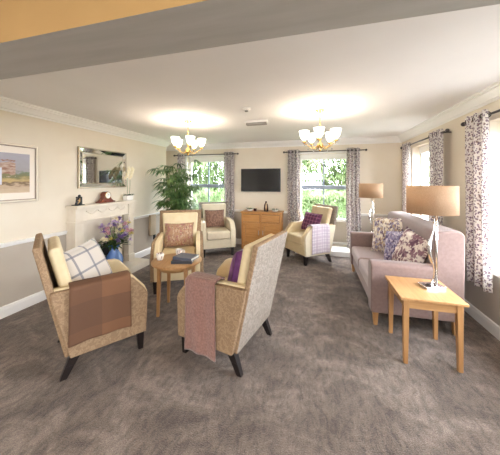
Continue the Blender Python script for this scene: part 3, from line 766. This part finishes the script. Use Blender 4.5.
# mirror
t = thing('wall_mirror', 'rectangular mirror in a champagne metal frame above the fireplace', 'mirror', (LEFT, 3.235, 1.695))
hw, hh = .46, .305
mb = MB()
mb.box(.001,.035,-hw,-hw+.02,-hh,hh); mb.box(.001,.035,hw-.02,hw,-hh,hh); mb.box(.001,.035,-hw+.02,hw-.02,-hh,-hh+.02); mb.box(.001,.035,-hw+.02,hw-.02,hh-.02,hh)
mb.build('outer_frame', frame_ch, t, bevel=.004)
mb = MB(); a, b_ = hw-.02, hh-.02; c_, d_ = hw-.075, hh-.075
P = [(.030,-a,-b_),(.030,a,-b_),(.030,a,b_),(.030,-a,b_),(.018,-c_,-d_),(.018,c_,-d_),(.018,c_,d_),(.018,-c_,d_)]
mb.add(P, [(0,1,5,4),(1,2,6,5),(2,3,7,6),(3,0,4,7)]); mb.build('bevelled_border', mirror_m, t)
mb = MB()
for sy in (-1,1):
    mb.tube([(.022,sy*c_,-d_),(.022,sy*c_,d_)], .004, 6); mb.tube([(.022,-c_,sy*d_),(.022,c_,sy*d_)], .004, 6)
mb.build('bead_trim', frame_ch, t)
MB().box(.002,.017,-c_,c_,-d_,d_).build('mirror_glass', mirror_m, t)
# framed picture
t = thing('framed_picture', 'framed watercolour landscape with wide cream mount on left wall', 'picture', (LEFT, 1.86, 1.59))
hw, hh = .39, .335
mb = MB()
for (a,b_,c_,d_) in ((-hw,-hw+.028,-hh,hh),(hw-.028,hw,-hh,hh),(-hw+.028,hw-.028,-hh,-hh+.028),(-hw+.028,hw-.028,hh-.028,hh)): mb.box(.001,.03,a,b_,c_,d_)
mb.build('frame', silver_fr, t, bevel=.005)
mb = MB()
for (a,b_,c_,d_) in ((-hw+.027,-hw+.034,-hh+.03,hh-.03),(hw-.034,hw-.027,-hh+.03,hh-.03),(-hw+.03,hw-.03,-hh+.027,-hh+.034),(-hw+.03,hw-.03,hh-.034,hh-.027)): mb.box(.012,.02,a,b_,c_,d_)
mb.build('inner_slip', base('taupe_slip', srgb(130,112,96), .5)[0], t)
MB().box(.002,.012,-hw+.02,hw-.02,-hh+.02,hh-.02).build('mount', mat_board, t)
MB().grid(lambda u,v: Vector((.0132,-.30+.60*u,-.225+.45*v)), 1, 1).build('print', art, t)
# clock
t = thing('mantel_clock', 'arched dark wooden mantel clock with white dial', 'clock', (LEFT+.09, 3.185, MZ))
pts = [(-.135,.022),(.135,.022),(.115,.032),(.085,.05),(.068,.075),(.066,.11)]
pts += [(.066*math.cos(PI*k/10), .118+.055*math.sin(PI*k/10)) for k in range(0,11)] + [(-.066,.11),(-.068,.075),(-.085,.05),(-.115,.032)]
mb = MB().prism_x(pts, -.04, .04); mb.box(-.05,.05,-.145,.145,0,.022); mb.build('case', red_wood, t, bevel=.004)
Mx = Matrix.Translation((.041,0,.112)) @ Matrix.Rotation(R(90),4,'Y')
MB().lathe([(.050,0),(.050,.006)], seg=28, M=Mx).build('dial', porcelain, t)
mb = MB(); mb.lathe([(.049,0),(.055,.003),(.055,.009),(.049,.010)], seg=28, M=Mx, cap=False); mb.build('bezel', brass, t, smooth=True)
mb = MB(); mb.tube([(.049,0,.112),(.049,.018,.126)], .0015, 5); mb.tube([(.049,0,.112),(.049,-.010,.142)], .0012, 5); mb.build('hands', black_pl, t)
# small sculpture at the left end of the shelf
t = thing('figurine', 'small black and gold figure group at left end of mantel', 'ornament', (LEFT+.12, 2.69, MZ))
MB().box(-.05,.05,-.06,.06,0,.012).build('plinth', black_pl, t, bevel=.003)
mb = MB(); mb.box(-.02,.025,.0,.045,.012,.12); mb.sphere((0,.02,.13),.02,10,8); mb.tube([(.0,-.03,.012),(.01,-.028,.05),(.0,-.02,.09)],[.018,.014,.012],8); mb.sphere((0,-.018,.108),.016,10,8)
mb.build('dark_figures', black_pl, t, smooth=False, bevel=.003)
mb = MB(); mb.tube([(.03,-.03,.02),(.04,-.01,.06),(.03,.0,.10)],[.006,.008,.006],8); mb.sphere((.035,-.02,.07),.012,8,6); mb.build('gold_detail', gold, t, smooth=True)
# orchid
t = thing('potted_orchid', 'cream orchid in a white pot at the right end of the mantel', 'potted plant', (LEFT+.115, 3.645, MZ))
MB().taper(0,0,.042,.07,0, 0,0,.05,.082,.085).build('pot', porcelain, t, bevel=.006)
MB().box(-.043,.043,-.072,.072,.07,.088).build('soil', soil_m, t)
mb = MB()
for k in range(9):
    a = k*2.4; mb.leaf((0,.03*math.cos(k),.088), (math.cos(a)*.7, math.sin(a), .5), .13, .04, .5)
mb.build('leaves', leaf_d, t, smooth=True)
for s in (-1, 1):
    pts = [(.0,s*.025,.088),(.01,s*.03,.25),(.01,s*.03,.42),(.02,s*.01-.01,.53),(.04,s*.02-.10,.50)]
    MB().tube(pts, .0035, 6).build('stem', tan_green, t, smooth=True)
    for k in range(7):
        q = Vector(pts[3]).lerp(Vector(pts[4]), k/6)+Vector((.012+.02*(k%2), s*.03+.02, -.022*k+.03))
        fl = MB()
        for j in range(5):
            a = 2*PI*j/5+.3; fl.leaf(q, (.35, math.cos(a), math.sin(a)), .046, .042, 0, segs=2, up=Vector((1,0,0)))
        fl.sphere(tuple(q+Vector((.006,0,0))), .007, 6, 5, 1)
        fl.build('bloom', [petal_c, petal_y], t, smooth=True)
# flower vase on the hearth
HZ = .1055
t = thing('flower_vase', 'blue glazed vase with purple and cream flowers on the hearth', 'vase', (LEFT+.25, 3.19, HZ))
MB().lathe([(.06,0),(.085,.02),(.122,.09),(.130,.15),(.112,.22),(.075,.275),(.058,.31),(.062,.345),(.082,.375),(.077,.375),(.055,.345),(.05,.31),(.06,.27),(.0,.26)], seg=32).build('vase_body', blue_vase, t, smooth=True)
rnd = random.Random(11)
stems = MB(); leaves = MB(); fl = {}
for k in range(60):
    a = rnd.uniform(0, 2*PI); sp_ = rnd.uniform(.02, .30); h = rnd.uniform(.06, .42)*(1.15-sp_*1.2)
    dy = math.sin(a)*sp_*1.0; dx = math.cos(a)*sp_*.55 + .02
    q = Vector((max(-.16, dx), dy, .375+h))
    stems.tube([(0,0,.33),(dx*.35,dy*.35,.40+h*.4),tuple(q)], .0028, 5)
    kind = rnd.choice('ppppllkccy')
    mb = fl.setdefault(k, MB())
    if kind == 'p' and rnd.random() < .5:   # spike
        for j in range(16):
            aa = rnd.uniform(0,2*PI); mb.leaf(q+Vector((0,0,j*.009-.05)), (math.cos(aa),math.sin(aa),.7), 1*.034*(1-j/24), .022, .1, segs=1)
    else:
        r = rnd.uniform(.038,.062)
        for j in range(26):
            u = rnd.uniform(-.3,1); aa = rnd.uniform(0,2*PI); w_ = math.sqrt(1-u*u)
            mb.leaf(q, (math.cos(aa)*w_, math.sin(aa)*w_, u), r, r*.6, .1, segs=2)
    mb.build('bloom', {'p':petal_p,'l':petal_l,'c':petal_c,'y':petal_y,'k':petal_k}[kind], t, smooth=True)
for k in range(170):
    a = rnd.uniform(0, 2*PI); h = rnd.uniform(0,.22); q = Vector((math.cos(a)*.03, math.sin(a)*.05, .37+h*.6))
    r_ = rnd.uniform(.0,.22); q += Vector((math.cos(a)*r_*.5, math.sin(a)*r_, 0))
    leaves.leaf(q, (math.cos(a)*.6+.15, math.sin(a), rnd.uniform(-.2,.8)), rnd.uniform(.05,.10), .028, .3)
stems.build('stems', tan_green, t, smooth=True); leaves.build('leaves', leaf_d, t, smooth=True)
# pale tall vase next to it
t = thing('flower_vase', 'tall pale blue vase of greenery left of the blue vase', 'vase', (LEFT+.20, 2.84, HZ))
MB().lathe([(.07,0),(.085,.02),(.10,.18),(.105,.33),(.098,.43),(.108,.46),(.102,.46),(.09,.43),(.095,.30),(.0,.28)], seg=32).build('vase_body', pale_vase, t, smooth=True)
mb = MB()
for k in range(50):
    a = rnd.uniform(0,2*PI); mb.leaf((math.cos(a)*.05, math.sin(a)*.06, .44+rnd.uniform(0,.06)), (math.cos(a)*.6+.2, math.sin(a), rnd.uniform(-.1,.9)), rnd.uniform(.05,.1), .035, .4)
mb.build('leaves', leaf_d, t, smooth=True)
# slim panel heater on the left wall beside the fireplace
t = thing('panel_heater', 'slim beige wall heater right of the fireplace', 'heater', (LEFT, 4.42, .30))
MB().box(.02,.07,-.10,.08,.08,.50).build('panel', noisy('beige_enamel', srgb(196,176,150), srgb(190,170,144), 5, .5, bs=0), t, bevel=.01)
MB().box(.001,.02,-.05,.03,.2,.4).build('bracket', steel, t)
MB().box(.03,.06,.02,.07,-.02,.08).build('control', black_pl, t, bevel=.004)

# ------------------------------------------------------------------ television, sideboard and its ornaments
t = thing('television', 'flat black television mounted on the back wall', 'television', (-1.235, BACK, 1.52))
MB().box(-.20,.20,-.03,-.001,-.12,.12).build('wall_bracket', pewter, t)
MB().box(-.465,.465,-.072,-.03,-.265,.265).build('casing', black_pl, t, bevel=.005)
MB().box(-.448,.448,-.0745,-.0722,-.245,.25).build('screen', screen_m, t)
SB = (-1.15, 5.375)
t = thing('sideboard', 'honey oak sideboard with two drawers over two doors under the television', 'sideboard', (*SB, 0), 0)
w = .435; d0, d1 = -.185, .195
MB().box(-w-.02,w+.02,d0-.02,d1+.008,.80,.83).build('top', oak_ox, t, bevel=.006)
mb = MB(); mb.box(-w,-w+.03,d0,d1,.05,.80); mb.box(w-.03,w,d0,d1,.05,.80); mb.box(-w+.03,w-.03,d1-.012,d1,.07,.80); mb.box(-w+.03,w-.03,d0,d1-.012,.07,.095)
mb.box(-w+.03,w-.03,d0,d0+.02,.775,.80); mb.box(-w+.03,w-.03,d0,d0+.02,.585,.605); mb.box(-.018,.018,d0,d0+.02,.095,.775)
mb.box(-w,w,d0+.01,d1,.0,.07); mb.box(-w+.03,w-.03,d0+.019,d0+.024,.095,.775,1); mb.build('carcass', [oak_o, dark_wood], t)  # dark sheet stands in for shade in gaps round drawers and doors
for s in (-1, 1):
    a, b_ = sorted((s*.020, s*(w-.032)))
    dr = MB().box(a+.004, b_-.004, d0-.010, d0+.010, .612, .768).build('drawer', oak_ox, t, bevel=.004)
    c_ = (a+b_)/2
    MB().box(c_-.05, c_+.05, d0-.018, d0-.0045, .683, .694).build('handle', oak_ox, dr, bevel=.003)
    mb = MB(); mb.box(a, a+.055, d0-.004, d0+.018, .10, .582); mb.box(b_-.055, b_, d0-.004, d0+.018, .10, .582); mb.box(a+.055, b_-.055, d0-.004, d0+.018, .10, .155); mb.box(a+.055, b_-.055, d0-.004, d0+.018, .527, .582); mb.box(a+.058, b_-.058, d0+.010, d0+.015, .158, .524)
    dr = mb.build('door', oak_ox, t, bevel=.003)
    hx = s*.048
    MB().box(hx-.006, hx+.006, d0-.022, d0-.0045, .33, .43).build('handle', steel, dr, bevel=.003)
SZ = .8305
def bowl_plant(label, x, y):
    t = thing('bowl_plant', label, 'potted plant', (x, y, SZ), 0, 'small plants on the sideboard')
    MB().lathe([(.035,0),(.06,.012),(.075,.045),(.070,.05),(.055,.025),(0,.022)], seg=20).build('bowl', porcelain, t, smooth=True)
    mb = MB()
    for k in range(34):
        a = rnd.uniform(0,2*PI); mb.leaf((math.cos(a)*.02,math.sin(a)*.02,.03), (math.cos(a),math.sin(a),rnd.uniform(.2,1.4)), rnd.uniform(.07,.11), .028, .3, segs=2)
    mb.build('leaves', leaf_m, t, smooth=True)
    mb = MB()
    for k in range(5): mb.sphere((rnd.uniform(-.04,.04), rnd.uniform(-.03,.03), .085+rnd.uniform(0,.02)), .011, 8, 6)
    mb.build('white_blooms', petal_c, t, smooth=True)
    return t
b1 = bowl_plant('small plant in a low white bowl at left end of the sideboard', -1.43, 5.33)
dup(b1, (-.86, 5.33, SZ), 70, 'small plant in a low white bowl at right end of the sideboard')
t = thing('candle_holder', 'small square brown candle holder next to the left bowl plant', 'candle holder', (-1.31, 5.34, SZ))
MB().box(-.03,.03,-.03,.03,0,.06).build('holder', bronze, t, bevel=.004)
MB().lathe([(.018,.055),(.018,.078)], seg=14).build('candle', petal_c, t)
t = thing('figurine', 'tall bronze embracing figure sculpture in the middle of the sideboard', 'ornament', (-1.06, 5.33, SZ))
MB().box(-.045,.045,-.03,.03,0,.02).build('plinth', black_pl, t, bevel=.003)
mb = MB(); mb.tube([(-.03,0,.02),(-.036,0,.08),(-.030,0,.14),(-.014,0,.185),(0,0,.20)],[.018,.016,.014,.011,.008],10); mb.tube([(.03,0,.02),(.034,0,.07),(.030,0,.13),(.020,0,.17)],[.02,.016,.012,.009],10); mb.sphere((-.002,0,.205),.020,10,8)
mb.build('figure', bronze, t, smooth=True)
mb = MB(); mb.tube([(0,-.004,.02),(.002,-.006,.08),(-.002,-.004,.15)],[.012,.016,.010],10); mb.sphere((.004,0,.168),.014,10,8); mb.build('inner_figure', gold, t, smooth=True)

# ------------------------------------------------------------------ palm
t = thing('potted_palm', 'tall bushy bamboo palm in the far left corner', 'potted plant', (-2.66, 4.44, 0))
MB().lathe([(.13,0),(.17,.02),(.20,.34),(.205,.36),(.185,.36),(.18,.30),(0,.30)], seg=28).build('pot', pot_m, t, smooth=True)
MB().lathe([(.178,.29),(.178,.325)], seg=24).build('soil', soil_m, t)
rnd = random.Random(5); fol = MB(); cane = MB()
for k in range(25):
    a = rnd.uniform(0,2*PI); r0 = rnd.uniform(.02,.12); H = rnd.uniform(1.1,1.86); sp_ = rnd.uniform(.02,.20)
    top = Vector((math.cos(a)*(r0+sp_), math.sin(a)*(r0+sp_), H))
    cane.tube([(math.cos(a)*r0, math.sin(a)*r0, .32), (math.cos(a)*(r0+sp_*.4), math.sin(a)*(r0+sp_*.4), H*.6), tuple(top)], [.010,.008,.006], 6)
    nf = 7
    for j in range(nf):
        fz = H - j*.13
        if fz < .75: continue
        aa = a + j*2.4 + rnd.uniform(-.4,.4); tt = fz/H
        st0 = Vector((math.cos(a)*(r0+sp_*tt), math.sin(a)*(r0+sp_*tt), fz))
        L = rnd.uniform(.10,.18); el = rnd.uniform(.2,.9)
        tip = st0 + Vector((math.cos(aa), math.sin(aa), el)).normalized()*L
        cane.tube([tuple(st0), tuple(tip)], .003, 4)
        for i in range(7):
            da = aa + (i-3)*.46
            fol.leaf(tip, (math.cos(da), math.sin(da), rnd.uniform(-.25,.35)), rnd.uniform(.17,.26), .034, .5, segs=3)
fol.build('foliage', leaf_m, t, smooth=True); cane.build('canes', tan_green, t, smooth=True)

# ------------------------------------------------------------------ ceiling: chandeliers, detector, emergency light
def chandelier(label, x, y, rz):
    t = thing('chandelier', label, 'chandelier', (x, y, CEIL), rz, 'brass five arm chandeliers')
    MB().lathe([(.055,-.001),(.055,-.008),(.035,-.025),(.012,-.035)], seg=24).build('ceiling_rose', brass, t, smooth=True)
    mb = MB()
    for k in range(11): mb.sphere((0,0,-.045-k*.022), .010, 8, 6, sc=(1,.5,1.25) if k % 2 else (.5,1,1.25))
    mb.build('chain', brass, t, smooth=True)
    MB().lathe([(.004,-0.285),(.010,-0.295),(.012,-0.345),(.020,-0.360),(.010,-0.375),(.012,-0.405),(.034,-0.430),(.042,-0.455),(.034,-0.480),(.014,-0.495),(.018,-0.507),(.006,-0.525)], seg=20).build('column', brass, t, smooth=True)
    mb = MB()
    for k in range(5):
        a = 2*PI*k/5; c_, s_ = math.cos(a), math.sin(a)
        mb2 = MB(); pr_ = [(.03,-0.455),(.08,-0.490),(.12,-0.475),(.165,-0.440),(.19,-0.430),(.20,-0.415)]
        mb2.tube([(r*c_, r*s_, z) for r, z in pr_], .0055, 8); arm = mb2.build('arm', brass, t, smooth=True)
        MB().lathe([(.006,-0.417),(.030,-0.411),(.018,-0.400),(.018,-0.380)], .200*c_, .200*s_, 16).build('cup', brass, arm, smooth=True)
        MB().lathe([(.022,-0.380),(.040,-0.360),(.052,-0.330),(.056,-0.295),(.066,-0.267)], .200*c_, .200*s_, 20, cap=False).build('glass_shade', lit, t, smooth=True)
        l = bpy.data.lights.new('bulb', 'POINT'); l.energy = CHAND_POINT; l.color = (1.0, .82, .66); l.shadow_soft_size = .03
        lo = bpy.data.objects.new('bulb_light', l); C.objects.link(lo); lo.parent = t; lo.location = (.200*c_, .200*s_, -0.255)
        MB().sphere((.15*c_,.15*s_,-0.507), .009, 8, 6, sc=(1,1,1.6)).build('crystal_drop', crystal, t, smooth=True); MB().sphere((.200*c_,.200*s_,-0.437), .009, 8, 6, sc=(1,1,1.6)).build('crystal_drop', crystal, t, smooth=True)
    return t
ch = chandelier('lit brass chandelier with white glass shades nearer the left wall', -1.85, 3.32, 20)
chandelier('lit brass chandelier in front of the window right of the television', .05, 3.24, 50)
t = thing('smoke_detector', 'round smoke detector on the ceiling between the chandeliers', 'smoke detector', (-.83, 2.93, CEIL))
MB().lathe([(.05,-.001),(.05,-.015),(.035,-.03),(.0,-.032)], seg=24).build('body', white_m, t, smooth=True)
MB().lathe([(.022,-.03),(.022,-.042),(.0,-.045)], seg=16).build('sensor', grey_lm, t, smooth=True)
t = thing('emergency_light', 'flat rectangular emergency light box on the ceiling', 'light fitting', (-.86, 3.58, CEIL), 0)
MB().box(-.17,.17,-.05,.05,-.03,-.001).build('body', white_m, t, bevel=.004)
MB().box(-.155,.155,-.04,.04,-.062,-.0305).build('diffuser', grey_lm, t, bevel=.006)
# fill lamps added unseen behind the camera, also to warm the beam
for i, (x, y) in enumerate(((-2.0,-.9),(.4,-.9))):
    t = thing('ceiling_lamp', ['round flush ceiling lamp over the left half of the near room','round flush ceiling lamp over the right half of the near room'][i], 'ceiling lamp', (x, y, CEIL))
    MB().lathe([(.17,-.001),(.17,-.03),(.155,-.03)], seg=32).build('rim', brass, t, smooth=True)
    l = bpy.data.lights.new('lamp_light', 'AREA'); l.shape = 'DISK'; l.size = .30; l.energy = NEAR_FILL; l.color = (1.0,.80,.56)
    lo = bpy.data.objects.new('lamp_light', l); C.objects.link(lo); lo.parent = t; lo.location = (0,0,-.04)
